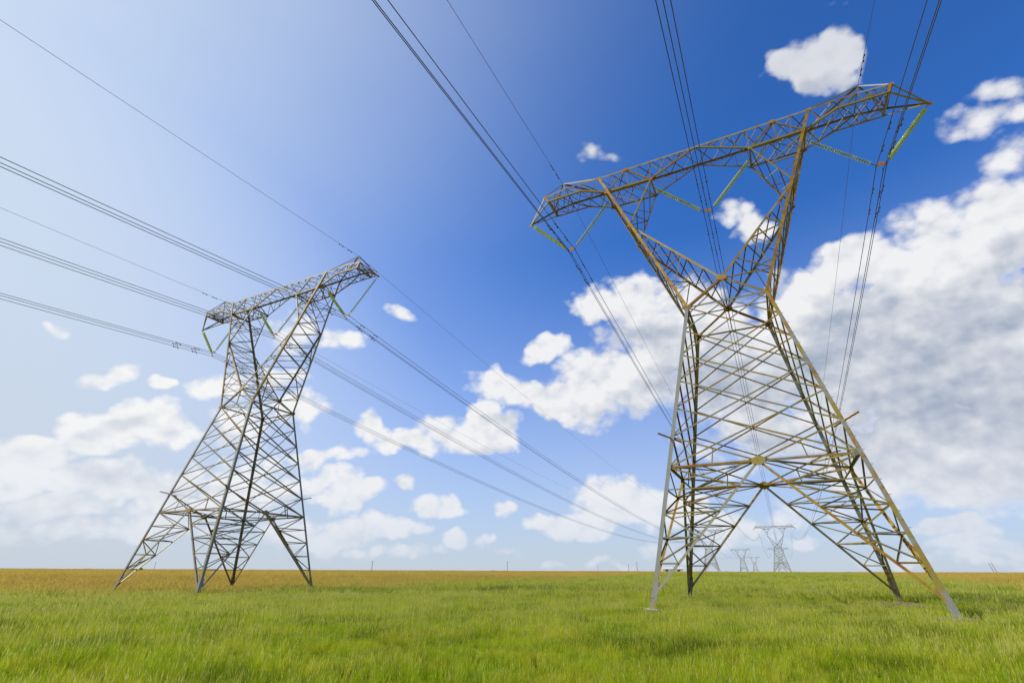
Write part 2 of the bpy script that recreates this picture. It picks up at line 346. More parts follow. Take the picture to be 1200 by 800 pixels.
# ------------------------------------------------------------------ lattice tower
Nd = dict(foot=(6.64, 6.46, -.25), dia=(5.04, 5.02, 7.45), waist=(2.69, 2.83, 19.19), crotch=(0, 2.64, 21.13), K=(5.17, 1.94, 28.0),
          N=(4.06, 1.18, 33.35), P=(8.09, 1.17, 33.43), PT=(8.75, 1.17, 35.33), kt=(12.08, 1.17, 35.4), G=(6.1, 1.17, 35.33), T=(0, 1.17, 35.30),
          E=(12.66, 0, 37.2), a=(14.2, 1.22, 35.15), b=(13.9, 1.22, 34.44), kink=(10.5, 1.25, 34.45), tip=(16.26, 0, 33.3))
# K sits on the straight outer leg between waist and P
def lerp(a, b, t): return tuple(a[i] + (b[i] - a[i]) * t for i in range(3))
Nd['K'] = lerp(Nd['waist'], Nd['P'], (28.6 - 19.19) / (33.43 - 19.19))
def nd(n, su=1, sv=1): p = Nd[n]; return Vector((p[0] * su, p[1] * sv, p[2]))
def leg_pt(z, su, sv, top='dia', bot='foot'):
    a_, b_ = Nd[bot], Nd[top]; return Vector(lerp(a_, b_, (z - a_[2]) / (b_[2] - a_[2]))) * 1.0 if False else Vector((lerp(a_, b_, (z - a_[2]) / (b_[2] - a_[2]))[0] * su, lerp(a_, b_, (z - a_[2]) / (b_[2] - a_[2]))[1] * sv, z))

class Bars:
    def __init__(s): s.b = []; s.k = 0
    def add(s, kind, p, q, w, n, mode='flat', mat=None, side=None):
        s.k += 1
        sh = ((s.k * 7) % 11 - 5) * .0045
        s.b.append((kind, Vector(p), Vector(q), w, Vector(n), mode, mat or M_bar, sh, side or (1 if s.k % 2 else -1)))
    def zig(s, kind, A, B, w, n, start=0):
        # A, B lists of points on two chords; zigzag between them
        for i in range(len(A) - 1):
            if (i + start) % 2 == 0: s.add(kind, A[i], B[i + 1], w, n)
            else: s.add(kind, B[i], A[i + 1], w, n)
    def cross(s, kind, A, B, w, n):
        for i in range(len(A) - 1):
            s.add(kind, A[i], B[i + 1], w, n); s.add(kind, B[i], A[i + 1], w, n)
def seg(a_, b_, n): return [Vector(a_).lerp(Vector(b_), i / n) for i in range(n + 1)]

def tower_bars():
    S_ = Bars(); G_ = []          # bars, gussets (point, normal, size)
    # four main corner legs, foot to waist
    for su in (-1, 1):
        for sv in (-1, 1):
            o = Vector((su, sv, 0))
            S_.add('main_leg', nd('foot', su, sv), nd('waist', su, sv), .235, o, 'heel', M_leg)
    faces_ = []                   # each body face: function giving (corner L, corner R) and its normal
    def fr(face):
        if face == 'near': return (-1, -1), (1, -1), Vector((0, -1, .18))
        if face == 'far': return (1, 1), (-1, 1), Vector((0, 1, .18))
        if face == 'left': return (-1, 1), (-1, -1), Vector((-1, 0, .19))
        return (1, -1), (1, 1), Vector((1, 0, .19))
    lv = [7.45, 9.40, 11.36, 13.32, 15.28, 17.23, 19.19]
    mids = {}
    for face in ('near', 'far', 'left', 'right'):
        (lu, lv_), (ru, rv_), n = fr(face)
        L = [leg_pt(z, lu, lv_, 'waist') for z in lv]; Rr = [leg_pt(z, ru, rv_, 'waist') for z in lv]
        Dl, Dr = nd('dia', lu, lv_), nd('dia', ru, rv_); L[0], Rr[0] = Dl, Dr
        mid = (Dl + Dr) / 2; mids[face] = mid
        for k in range(2, 7):
            S_.add('body_diagonal', L[k], Rr[k - 2], .098, n); S_.add('body_diagonal', Rr[k], L[k - 2], .098, n)
        S_.add('body_diagonal', L[1], mid, .098, n); S_.add('body_diagonal', Rr[1], mid, .098, n)
        tm = (L[6] + Rr[6]) / 2
        S_.add('body_diagonal', L[5], tm, .10, n); S_.add('body_diagonal', Rr[5], tm, .10, n)
        S_.add('waist_strut', L[6], Rr[6], .13, n)
        S_.add('belt_strut', Dl, mid, .14, n); S_.add('belt_strut', mid, Dr, .14, n)
        for q, e in ((L, Dl), (Rr, Dr)):
            S_.add('belt_hanger', (q[1] + mid) / 2, (e + mid) / 2, .07, n)
        G_.append((mid, n, .36, 'hex'))
        for su, sv, D_ in ((lu, lv_, Dl), (ru, rv_, Dr)):
            ft = nd('foot', su, sv) + Vector((0, 0, .50))
            S_.add('splay_leg', mid, ft + (mid - ft) * .01, .145, n, 'flat', M_ochre)
            zs = [6.10, 4.75, 3.40, 2.05, .75]
            Am = [leg_pt(z, su, sv) for z in zs]; Bm = [ft.lerp(mid, (z - .25) / (7.45 - .25)) for z in zs]
            for i in range(5): S_.add('leg_strut', Am[i], Bm[i], .075, n)
            for i in range(4): S_.add('leg_diagonal', Am[i + 1], Bm[i], .075, n) if i % 2 == 0 else S_.add('leg_diagonal', Am[i], Bm[i + 1], .075, n)
            S_.add('leg_diagonal', D_, Bm[0], .08, n)
    # inner hip bracing between the two splay legs of each corner
    for su in (-1, 1):
        for sv in (-1, 1):
            m1 = mids['near' if sv < 0 else 'far']; m2 = mids['left' if su < 0 else 'right']
            ft = nd('foot', su, sv) + Vector((0, 0, .50)); n = Vector((-su, -sv, 0))
            zs = [6.10, 4.75, 3.40, 2.05, .75]
            A_ = [ft.lerp(m1, (z - .25) / 7.2) for z in zs]; B_ = [ft.lerp(m2, (z - .25) / 7.2) for z in zs]
            for i in range(4): S_.add('hip_strut', A_[i], B_[i], .07, n)
            S_.zig('hip_diagonal', [m1] + A_[:4], [m2] + B_[:4], .07, n, 0)
            S_.add('belt_tie', m1, m2, .10, Vector((0, 0, -1)))
            c_ = (m1 + m2) / 2; S_.add('belt_tie', nd('dia', su, sv), c_, .08, Vector((0, 0, -1)))
    # waist plan bracing
    # fork
    for sv in (-1, 1):
        n = Vector((0, sv, .15))
        for su in (-1, 1):
            w_, c_, k_, p_, n_, pt = (nd(q, su, sv) for q in ('waist', 'crotch', 'K', 'P', 'N', 'PT'))
            S_.add('fork_leg', w_, pt, .215, Vector((su, sv * .8, 0)), 'heel', M_ochre)
            S_.add('fork_inner_leg', c_, k_, .165, Vector((-su, sv, .3)), 'heel', M_leg if su > 0 else M_ochre)
            S_.add('fork_sill', c_, w_, .17, n)
            S_.add('fork_head_strut', k_, n_, .12, n)
            # web between inner and outer fork leg
            m = 5
            O = seg(w_, k_, m); I = seg(c_, k_, m)
            for i in range(1, m): S_.add('fork_web', O[i], I[i], .075, n)
            for i in range(0, m - 1): S_.add('fork_web', O[i + 1], I[i], .075, n) if i % 2 == 0 else S_.add('fork_web', I[i + 1], O[i], .075, n)
            O2 = seg(k_, p_, 2); I2 = seg(k_, n_, 2)
            S_.add('fork_web', O2[1], I2[1], .07, n); S_.add('fork_web', I2[1], p_, .08, n)
            G_ += [(w_, n, .30, 'hex'), (k_, n, .20, 'hex'), (p_, n, .24, 'hex')]
        G_.append((nd('crotch', 1, sv), n, .34, 'hex'))
        S_.add('fork_sill', nd('crotch', 1, sv), (nd('waist', 1, sv) + nd('waist', -1, sv)) / 2, .08, n)
    for su in (-1, 1):
        for a_, b_, n, m, w in (('waist', 'K', Vector((su, 0, -.3)), 6, .08), ('K', 'P', Vector((su, 0, -.3)), 3, .07)):
            A_ = seg(nd(a_, su, -1), nd(b_, su, -1), m); B_ = seg(nd(a_, su, 1), nd(b_, su, 1), m)
            S_.cross('fork_lacing', A_, B_, w, n)
        for a_, b_, n, m, w in (('crotch', 'K', Vector((-su, 0, .6)), 6, .075), ('K', 'N', Vector((-su, 0, .2)), 3, .07)):
            A_ = seg(nd(a_, su, -1), nd(b_, su, -1), m); B_ = seg(nd(a_, su, 1), nd(b_, su, 1), m)
            S_.cross('fork_inner_lacing', A_, B_, w, n)
        S_.add('fork_web', nd('K', su, -1), nd('K', su, 1), .09, (0, 0, -1))
    S_.add('fork_sill', nd('crotch', 1, -1), nd('crotch', 1, 1), .10, (0, 0, 1))
    # crossarm
    up, dn = Vector((0, 0, 1)), Vector((0, 0, -1))
    for sv in (-1, 1):
        n = Vector((0, sv, 0))
        S_.add('top_chord', nd('PT', -1, sv), nd('PT', 1, sv), .17, Vector((0, sv, 1)), 'heel', M_leg)
        for su in (-1, 1):
            P_, N_, T_, PT_, G0 = (nd(q, su, sv) for q in ('P', 'N', 'T', 'PT', 'G'))
            kt, a_, b_, kk, tip, E_ = (nd(q, su, sv) for q in ('kt', 'a', 'b', 'kink', 'tip', 'E'))
            S_.add('bottom_chord', P_, N_, .19, Vector((0, sv, -1)), 'heel'); S_.add('bottom_chord', N_, T_, .13, Vector((0, sv, -1)), 'heel')
            S_.add('top_chord', PT_, kt, .14, Vector((0, sv, 1)), 'heel'); S_.add('top_chord', kt, a_, .14, Vector((0, sv, 1)), 'heel', M_leg)
            S_.add('bottom_chord', P_, kk, .16, Vector((0, sv, -1)), 'heel'); S_.add('bottom_chord', kk, b_, .15, Vector((0, sv, -1)), 'heel')
            S_.add('end_post', a_, b_, .20, Vector((su, sv, 0)), 'heel', M_gus)
            S_.add('tip_strut', a_, tip, .12, Vector((su, sv, 1)), 'heel'); S_.add('tip_strut', b_, tip, .11, Vector((su, sv, -1)), 'heel', M_leg)
            S_.add('peak_strut', PT_, E_, .12, Vector((0, sv, 1)), 'heel'); S_.add('peak_strut', E_, a_, .10, Vector((0, sv, 1)), 'heel', M_leg)
            S_.add('peak_strut', kt, E_, .07, n)
            # web in the vertical faces
            Gb = Vector((G0.x, G0.y, P_.z))
            S_.add('crossarm_strut', G0, P_, .10, n); S_.add('crossarm_strut', G0, N_, .12, n); S_.add('crossarm_strut', G0, Gb, .08, n)
            S_.add('crossarm_strut', PT_.lerp(G0, .5), P_.lerp(Gb, .5), .06, n)
            tops = [Vector((N_.x * k_, N_.y, 35.33)) for k_ in (1., .75, .5, .25)]; bots = [N_.lerp(T_, q) for q in (0, .25, .5, .75)]
            for i in range(1, 4): S_.add('crossarm_strut', tops[i], bots[i], .055, n)
            for i in range(0, 3): S_.add('crossarm_diagonal', tops[i], bots[i + 1], .06, n)
            S_.add('crossarm_strut', tops[0], bots[0], .07, n)
            # cantilever webs
            At = [PT_] + seg(PT_, kt, 2)[1:] + seg(kt, a_, 2)[1:]; Bt = [P_] + seg(P_, kk, 2)[1:] + seg(kk, b_, 2)[1:]
            S_.zig('crossarm_diagonal', At, Bt, .07, n, 0); S_.zig('crossarm_diagonal', Bt, At, .06, n, 1) if False else None
            for i in range(1, 4): S_.add('crossarm_strut', At[i], Bt[i], .06, n)
            S_.add('tip_strut', a_.lerp(tip, .5), b_.lerp(tip, .5), .06, n)
            G_ += [(G0, n, .22, 'tri'), (nd('PT', su, sv), n, .20, 'hex'), (N_, n, .18, 'hex'), (a_, n, .16, 'hex')]
    # plan lacing of the crossarm
    for z, name, span in ((35.33, 'crossarm_lacing', 'top'),):
        A_ = seg(nd('PT', -1, -1), nd('PT', 1, -1), 14); B_ = seg(nd('PT', -1, 1), nd('PT', 1, 1), 14)
        S_.zig('crossarm_lacing', A_, B_, .07, up, 0)
        S_.zig('crossarm_lacing', B_, A_, .06, up, 0)
    for su in (-1, 1):
        A_ = seg(nd('P', su, -1), nd('N', su, -1), 3); B_ = seg(nd('P', su, 1), nd('N', su, 1), 3)
        S_.cross('floor_lacing', A_, B_, .07, dn)
        for i in (0, 3): S_.add('hanger_beam', A_[i], B_[i], .13, dn)
        A_ = seg(nd('P', su, -1), nd('kink', su, -1), 2) + seg(nd('kink', su, -1), nd('b', su, -1), 3)[1:]
        B_ = seg(nd('P', su, 1), nd('kink', su, 1), 2) + seg(nd('kink', su, 1), nd('b', su, 1), 3)[1:]
        S_.cross('floor_lacing', A_, B_, .065, dn)
        A_ = seg(nd('PT', su, -1), nd('kt', su, -1), 2) + seg(nd('kt', su, -1), nd('a', su, -1), 2)[1:]
        B_ = seg(nd('PT', su, 1), nd('kt', su, 1), 2) + seg(nd('kt', su, 1), nd('a', su, 1), 2)[1:]
        S_.zig('roof_lacing', A_, B_, .065, up, 0); S_.zig('roof_lacing', B_, A_, .06, up, 0)
        S_.add('end_post', nd('a', su, -1), nd('a', su, 1), .12, up); S_.add('end_post', nd('b', su, -1), nd('b', su, 1), .22, (su, 0, -1))
        S_.add('end_post', nd('a', su, -1), nd('b', su, 1), .08, (su, 0, 0)); S_.add('end_post', nd('b', su, -1), nd('a', su, 1), .08, (su, 0, 0))
        G_.append((nd('tip', su, 0), Vector((0, 1, 0)), .22, 'hex')); G_.append((nd('E', su, 0), Vector((0, 1, 0)), .13, 'hex'))
    return S_.b, G_

def bar_into(mb, bar):
    kind, p, q, w, n, mode, mat, sh, side = bar
    if mode == 'heel': mb.angle(p, q, w, n)
    else: mb.flat_angle(p, q, w, n, sh, side=side)
def gusset_into(mb, g):
    c_, n, s_, shape = g
    pts = [(s_ * math.cos(R(60 * i + 30)) * (1.15 if i in (0, 2, 3, 5) else .8), s_ * .8 * math.sin(R(60 * i + 30))) for i in range(6)]
    mb.plate(Vector(c_) + Vector(n).normalized() * .035, n, pts, .02, ux=(Vector((0, 0, 1)).cross(Vector(n))) if abs(Vector(n).normalized().z) < .9 else None)

BARS, GUSS = tower_bars()
def barb_guard(root):
    # outriggers at each corner with strands of wire strung between them
    zg = 9.3; ends = {}
    for su in (-1, 1):
        for sv in (-1, 1):
            c_ = leg_pt(zg, su, sv, 'waist'); o = Vector((su, sv, 0)).normalized()
            mb = MB(); p, q = c_ - o * .75 + Vector((0, 0, -.15)), c_ + o * .95 + Vector((0, 0, .28))
            mb.angle(p, q, .11, (0, 0, 1)); mb.build('guard_outrigger', M_gus, root)
            ends[su, sv] = (p, q)
    cyc = [(-1, -1), (1, -1), (1, 1), (-1, 1)]
    for k in range(6):
        t = k / 5 * .92 + .04
        mb = MB(); pts = [ends[c_][0].lerp(ends[c_][1], t) + Vector((0, 0, .02)) for c_ in cyc]; pts.append(pts[0])
        for i in range(4):
            a_, b_ = pts[i], pts[i + 1]
            mb.tube([a_.lerp(b_, j / 6) - Vector((0, 0, .07 * 4 * (j / 6) * (1 - j / 6))) for j in range(7)], .0035, 3, False)
        mb.build('barbed_wire', M_wire, root)

def detailed_tower():
    root = empty('lattice_tower', (0, 0, 0))
    kinds = {}
    for b in BARS: kinds.setdefault(b[0], []).append(b)
    for kname, bl in kinds.items():
        bl.sort(key=lambda b: -(b[2] - b[1]).length)
        for b in bl[:99]:
            mb = MB(); bar_into(mb, b); mb.build(kname, b[6], root)
        if bl[99:]:
            mb = MB()
            for b in bl[99:]: bar_into(mb, b)
            tag(mb.build(kname, M_bar, root), kind='stuff')
    for g in GUSS:
        mb = MB(); gusset_into(mb, g); mb.build('gusset_plate', M_gus, root)
    for su in (-1, 1):
        for sv in (-1, 1):
            mb = MB(); f = nd('foot', su, sv)
            s_ = .48; mb.add([f + Vector((x * s_ * (1 if z_ < 0 else .8), y * s_ * (1 if z_ < 0 else .8), z_)) for z_ in (-.5, .07) for x, y in ((-1, -1), (1, -1), (1, 1), (-1, 1))],
                [(3, 2, 1, 0), (4, 5, 6, 7), (0, 1, 5, 4), (1, 2, 6, 5), (2, 3, 7, 6), (3, 0, 4, 7)])
            mb.build('concrete_footing', M_conc, root)
            mb = MB(); mb.angle(f - Vector((su * .0, 0, 0)) + Vector((0, 0, .05)), leg_pt(1.3, su, sv, 'waist'), .31, Vector((su, sv, 0))); mb.build('leg_splice', M_leg, root)
    # step bolts up two opposite legs
    for su, sv in ((1, 1), (1, -1)):
        mb = MB()
        z = 3.2
        while z < 33:
            p = leg_pt(z, su, sv, 'waist') if z < 19.1 else nd('waist', su, sv).lerp(nd('P', su, sv), (z - 19.19) / (33.43 - 19.19))
            o = Vector((su, 0, 0)) if int(z * 2.5) % 2 else Vector((0, sv, 0)); mb.tube([p, p + o * .17], .014, 4); z += .4
        mb.build('step_bolts', M_bar, root)
    barb_guard(root)
    return root
def coarse_tower():
    root = empty('lattice_tower', (0, 0, 0))
    part = {'body_frame': MB(), 'fork_frame': MB(), 'crossarm': MB()}
    legs = []
    for b in BARS:
        if b[0] == 'main_leg': mb = MB(); bar_into(mb, b); mb.build('main_leg', M_leg, root); continue
        k = 'fork_frame' if b[0].startswith('fork') else 'crossarm' if b[0].split('_')[0] in ('crossarm', 'top', 'bottom', 'end', 'tip', 'peak', 'floor', 'roof', 'hanger') else 'body_frame'
        bar_into(part[k], b)
    for k, mb in part.items(): mb.build(k, M_bar, root)
    return root
def kids(o): return [c for c in KIDS.get(o.name, [])]
def copy_tree(o, parent=None):
    c = o.copy(); col.objects.link(c)
    if parent: c.parent = parent
    for ch in list(o.children): copy_tree(ch, c)
    return c
def put(o, t): o.location = (t[0], t[1], t[3]); o.rotation_euler = (0, 0, t[2])

tw1 = detailed_tower(); bpy.context.view_layer.update()
tw2 = copy_tree(tw1)
put(tw1, T1); put(tw2, T2)
def wear_of(o, v):
    for c_ in o.children: c_['wear'] = v
wear_of(tw2, .55)
TG = 'lattice pylons standing in the grass field'
tag(tw1, 'largest lattice pylon on the right, pale and yellow stained steel, nearest to the viewer', 'pylon', TG)
tag(tw2, 'brownish lattice pylon left of the picture centre with its whole waist and fork in view', 'pylon', TG)
def along(t, d, e, z):
    w = t[2]; return (t[0] + e * math.cos(w) - d * math.sin(w), t[1] + e * math.sin(w) + d * math.cos(w), w, z)
F1 = [along(T1, 456, -.84, 1.5), along(T1, 919, -1.8, 1.5)]
F2 = [along(T2, 477, -9.1, 1.5), along(T2, 937, -14.3, 1.5), along(T2, 1440, -22.5, 1.5)]
fw = coarse_tower(); bpy.context.view_layer.update()
FG = 'distant pylons on the horizon'
flabels = ['largest of the distant pylons, seen framed under the near pylon between its spread legs',
           'tiny pylon whose crossarm shows just behind the waist of the largest distant pylon',
           'distant pylon seen through the left leg bracing of the near pylon',
           'small distant pylon between the left leg of the near pylon and the largest distant pylon',
           'smallest faint pylon on the horizon immediately left of the largest distant pylon']
for i, t in enumerate(F1 + F2):
    o = fw if i == 0 else copy_tree(fw)
    put(o, t); wear_of(o, .6); tag(o, flabels[i], 'pylon', FG)

# ------------------------------------------------------------------ insulators
def disc_mesh():
    prof = [(.018, .085), (.045, .085), (.05, .045), (.10, .03), (.140, .0), (.142, -.014), (.12, -.012), (.10, -.03), (.085, -.012), (.06, -.03), (.03, -.03), (.02, -.085)]
    k = 14; v = []; f = []
    for r_, z_ in prof: v += [(r_ * math.cos(2 * math.pi * j / k), r_ * math.sin(2 * math.pi * j / k), z_) for j in range(k)]
    for i in range(len(prof) - 1):
        for j in range(k): f.append((i * k + j, (i + 1) * k + j, (i + 1) * k + (j + 1) % k, i * k + (j + 1) % k))
    f.append(tuple(range(k))); f.append(tuple(range((len(prof) - 1) * k, len(prof) * k))[::-1])
    me = bpy.data.meshes.new('insulator_disc'); me.from_pydata(v, [], f); me.materials.append(M_glass)
    me.materials.append(M_damp); me.polygons.foreach_set('material_index', [1 if (i < 2 * k or i >= len(f) - 2) else 0 for i in range(len(f))])
    me.polygons.foreach_set('use_smooth', [True] * len(f)); me.update(); return me
DISC = disc_mesh()
def tw_world(t, p):
    c_, s_ = math.cos(t[2]), math.sin(t[2]); return Vector((t[0] + c_ * p[0] - s_ * p[1], t[1] + s_ * p[0] + c_ * p[1], t[3] + p[2]))
VL = {'left': ((-16.1, 33.15), (-8.2, 33.35), (-12.15, 29.1)), 'centre': ((-4.06, 33.3), (4.06, 33.3), (0, 29.22)), 'right': ((8.2, 33.35), (16.1, 33.15), (12.15, 29.1))}
SUB = [(-.33, 0), (.33, 0), (0, -.5)]           # three subconductors of a bundle, relative
def v_string(t, which, label, detail=True):
    a_, b_, v_ = VL[which]
    root = empty('insulator_set', tw_world(t, (v_[0], 0, v_[1])), t[2])
    tag(root, label, 'insulator', 'vee shaped insulator sets hanging from the crossarms')
    mb = MB()
    mb.plate((0, 0, -.05), (0, 1, 0), [(-.38, .07), (-.38, -.03), (-.06, -.26), (.06, -.26), (.38, -.03), (.38, .07)], .03, ux=(1, 0, 0))
    mb.build('yoke_plate', M_gus, root)
    for x, z in SUB:
        mb = MB(); mb.tube([(x, -.16, z * .9 - .1), (x, -.06, z * .9 - .13 + .01), (x, .06, z * .9 - .13 + .01), (x, .16, z * .9 - .1)], [.03, .045, .045, .03], 6); mb.box((x, 0, z * .9 - .04 if z == 0 else z * .9 + .02), (.03, .05, .18))
        mb.build('suspension_clamp', M_damp, root)
    for j, e in enumerate((a_, b_)):
        top = Vector((e[0] - v_[0], 0, e[1] - v_[1])); bot = Vector((-.36 if j == 0 else .36, 0, .05))
        d = (top - bot); Ln = d.length; d.normalize()
        mb = MB(); mb.tube([bot, bot + d * .30], .022, 5); mb.tube([top - d * .32, top], .022, 5)
        mb.tube([bot + d * .3, top - d * .3], .016, 5)
        st = mb.build('insulator_string', M_damp, root)
        n = 24; q = Vector((0, 0, 1)).rotation_difference(d)
        for i in range(n):
            o = bpy.data.objects.new('insulator_disc', DISC); col.objects.link(o); o.parent = st
            o.location = bot + d * (.40 + (Ln - .80) * i / (n - 1)); o.rotation_mode = 'QUATERNION'; o.rotation_quaternion = q
            o.scale = (1.18, 1.18, 1.0)
    return root
lb = {('near', 'left'): 'yellow green disc strings under the left arm end of the nearest pylon',
      ('near', 'centre'): 'yellow green disc strings inside the fork window of the nearest pylon',
      ('near', 'right'): 'yellow green disc strings under the right arm end of the nearest pylon',
      ('second', 'left'): 'pale green disc strings under the left arm end of the left hand pylon',
      ('second', 'centre'): 'pale green disc strings inside the fork window of the left hand pylon',
      ('second', 'right'): 'pale green disc strings under the right arm end of the left hand pylon'}
for nm, t in (('near', T1), ('second', T2)):
    for w_ in ('left', 'centre', 'right'): v_string(t, w_, lb[nm, w_])
def v_string_far(t, which, label):
    a_, b_, v_ = VL[which]; root = empty('insulator_set', tw_world(t, (v_[0], 0, v_[1])), t[2])
    tag(root, label, 'insulator', 'insulator sets on the distant pylons')
    for e in (a_, b_):
        mb = MB(); top = Vector((e[0] - v_[0], 0, e[1] - v_[1])); n = 24
        mb.tube([top * (i / (2 * n)) for i in range(2 * n + 1)], [.05 if i % 2 else .13 for i in range(2 * n + 1)], 6); mb.build('insulator_string', M_glass, root)
fn = ['the largest distant pylon', 'the tiny pylon behind the largest distant pylon', 'the leftmost distant pylon']
for t, nm in ((F1[0], fn[0]), (F2[0], fn[2])):
    for w_, pos in (('left', 'left arm end'), ('centre', 'fork window'), ('right', 'right arm end')):
        v_string_far(t, w_, 'faint insulator vee at the %s of %s' % (pos, nm))

# ------------------------------------------------------------------ conductors
def span_pts(a_, b_, sag, n):
    out = []
    for i in range(n):
        k = i / n; p = a_.lerp(b_, k); p.z -= 4 * sag * k * (1 - k); out.append(p)
    return out
def damper(mb, p, d):
    # stockbridge damper: clamp, messenger cable, two bell weights
    d = d.normalized(); dn_ = Vector((0, 0, -1))
    mb.box(p + dn_ * .05, (.05, .06, .14), (d.cross(dn_).normalized(), d, dn_))
    q = p + dn_ * .12
    mb.tube([q - d * .26, q, q + d * .26], .010, 4)
    for s_ in (-1, 1): mb.tube([q + d * s_ * .16, q + d * s_ * .20, q + d * s_ * .34, q + d * s_ * .36], [.03, .052, .055, .03], 7)
def wire(ts, local, off, back_sag, sags, radius, name, label, cat, group, damp=True, spacer=0):
    pts_t = [tw_world(t, (local[0] + off[0], 0, local[1] + off[1])) for t in ts]
    w = ts[0][2]; a0 = pts_t[0]; back = a0 + Vector((math.sin(w), -math.cos(w), 0)) * 456.
    pts = []
    bs = span_pts(a0, back, back_sag, 120)[::-1]      # ends at index 0 = a0
    bs = [p for p in bs]
    pts += bs[:-1]
    for i in range(len(pts_t) - 1): pts += span_pts(pts_t[i], pts_t[i + 1], sags[i] if i < len(sags) else sags[-1], 110 if i == 0 else 40)
    pts.append(pts_t[-1])
    mb = MB(); mb.tube(pts, radius, 5); o = mb.build(name, M_wire, None, True)
    # origin at the clamp on the near tower
    me = o.data; me.transform(Matrix.Translation(-a0)); o.location = a0
    tag(o, label, cat, group)
    if damp:
        fwd = pts_t[1] - a0; Lf = fwd.length
        for dist in ((2.4, 4.8) if damp == 2 else (1.6, 3.0)):
            for which in (0, 1):
                if which == 0: k = dist / 456; p = a0.lerp(back, k); p.z -= 4 * back_sag * k * (1 - k); d = back - a0
                else: k = dist / Lf; p = a0.lerp(pts_t[1], k); p.z -= 4 * sags[0] * k * (1 - k); d = fwd
                m2 = MB(); damper(m2, p - a0, d); m2.build('vibration_damper', M_damp, o)
    return o
def line_wires(ts, lname, sag_f, sag_b, sag_e, sag_eb, gname):
    for which, side in (('left', 'left'), ('centre', 'centre'), ('right', 'right')):
        v_ = VL[which][2]
        for k, (x, z) in enumerate(SUB):
            pos = ('upper left strand', 'upper right strand', 'bottom strand')[k]
            wire(ts, v_, (x, z * .9 - .13), sag_b, [sag_f], .027, 'conductor', 'dark %s of the %s three wire bundle clamped to %s' % (pos, side, lname), 'power line', gname, 2)
    for su, side in ((-1, 'left'), (1, 'right')):
        wire(ts, (su * 12.66, 37.2), (0, -.05), sag_eb, [sag_e], .016, 'earth_wire', 'thin single wire resting on the %s peak of %s' % (side, lname), 'power line', gname + ', single top wires', 1)
line_wires([T1] + F1, 'the nearest pylon', 12.5, 11.5, 11.2, 10., 'conductors of the right hand line')
line_wires([T2] + F2, 'the left hand pylon', 12.0, 11.8, 9.0, 7., 'conductors of the left hand line')

# ------------------------------------------------------------------ far small things
def az_pos(az, r): return (r * math.sin(R(az)), r * math.cos(R(az)))
def utility_pole(az, r, h, label, lean=0., arm=True, rz=0.):
    x, y = az_pos(az, r); root = empty('utility_pole', (x, y, float(terr(x, y))), -R(az) + rz); root.rotation_euler[1] = R(lean)
    tag(root, label, 'pole', 'timber poles on the horizon')
    mb = MB(); mb.tube([(0, 0, -1), (0, 0, h)], [.22, .15], 8); mb.build('pole', M_pole, root)
    if arm:
        mb = MB(); mb.box((0, -.2, h - .7), (1.7, .14, .16)); mb.build('cross_beam', M_pole, root)
        for q in (-.75, 0, .75):
            mb = MB(); mb.tube([(q, -.2, h - .6), (q, -.2, h - .4), (q, -.2, h - .3)], [.04, .08, .05], 6); mb.build('pin_insulator', M_shedw, root)
    return root
utility_pole(-14.31, 480, 8.3, 'leftmost lone timber pole on the horizon, between the two big pylons')
utility_pole(-.40, 500, 8.8, 'lone timber pole on the horizon near the middle of the picture')
utility_pole(13.02, 520, 9.0, 'taller timber pole on the horizon just left of the near pylon leg', rz=.3)
utility_pole(12.17, 700, 8.8, 'shorter timber pole standing beside a taller one left of the near pylon leg', rz=.3)
utility_pole(9.06, 950, 9, 'faint tiny pole on the horizon, well left of the pair of poles', rz=.3)
utility_pole(41.67, 640, 9, 'leaning thin pole at the right of the tilted pair on the right horizon', lean=-12., arm=False)
utility_pole(41.50, 640, 9, 'leaning thin pole at the left of the tilted pair on the right horizon', lean=-12., arm=False)
utility_pole(-33.16, 800, 9.5, 'faint pole on the far left horizon beside a dark bush')

# far low shed
x, y = az_pos(16.5, 700); root = empty('farm_shed', (x, y, float(terr(x, y))), -R(16.5))
tag(root, 'low white shed on the horizon between the left legs of the nearest pylon', 'shed')
mb = MB(); mb.box((0, 0, 2.0), (24, 9, 4.0)); mb.build('wall', M_shedw, root)
mb = MB(); mb.add([(-12.6, -5, 4.0), (12.6, -5, 4.0), (12.6, 5, 4.0), (-12.6, 5, 4.0), (-12.6, 0, 5.6), (12.6, 0, 5.6)], [(0, 1, 5, 4), (2, 3, 4, 5), (1, 2, 5), (3, 0, 4), (3, 2, 1, 0)]); mb.build('roof', M_shedr, root)
for q in (-7, 0, 7):
    mb = MB(); mb.box((q, -4.52, 1.6), (3.2, .1, 3.0)); mb.build('door', M_dark, root)
# far bush
def bush(az, r, w, h, label):
    x, y = az_pos(az, r); root = empty('bush', (x, y, float(terr(x, y))), 0); tag(root, label, 'bush')
    mb = MB()
    for i in range(900):
        while True:
            p = Vector((random.uniform(-1, 1), random.uniform(-1, 1), random.uniform(0, 1)))
            if p.x ** 2 + p.y ** 2 + p.z ** 2 < 1 * (.75 + .25 * math.sin(p.x * 5 + 1)): break
        c_ = Vector((p.x * w, p.y * w * .5, p.z * h)); s_ = random.uniform(.15, .35)
        u_ = Vector((random.gauss(0, 1), random.gauss(0, 1), random.gauss(0, 1))).normalized(); v2 = u_.orthogonal().normalized()
        mb.add([c_ - u_ * s_, c_ + v2 * s_ * .6, c_ + u_ * s_, c_ - v2 * s_ * .6], [(0, 1, 2, 3)])
    mb.build('foliage', M_bush, root); mb = MB(); mb.tube([(0, 0, -.5), (.2, 0, h * .6)], [.15, .06], 6); mb.build('stem', M_pole, root)
bush(-34.1, 330, 1.3, 1.5, 'small dark bush on the horizon behind the left hand pylon legs')

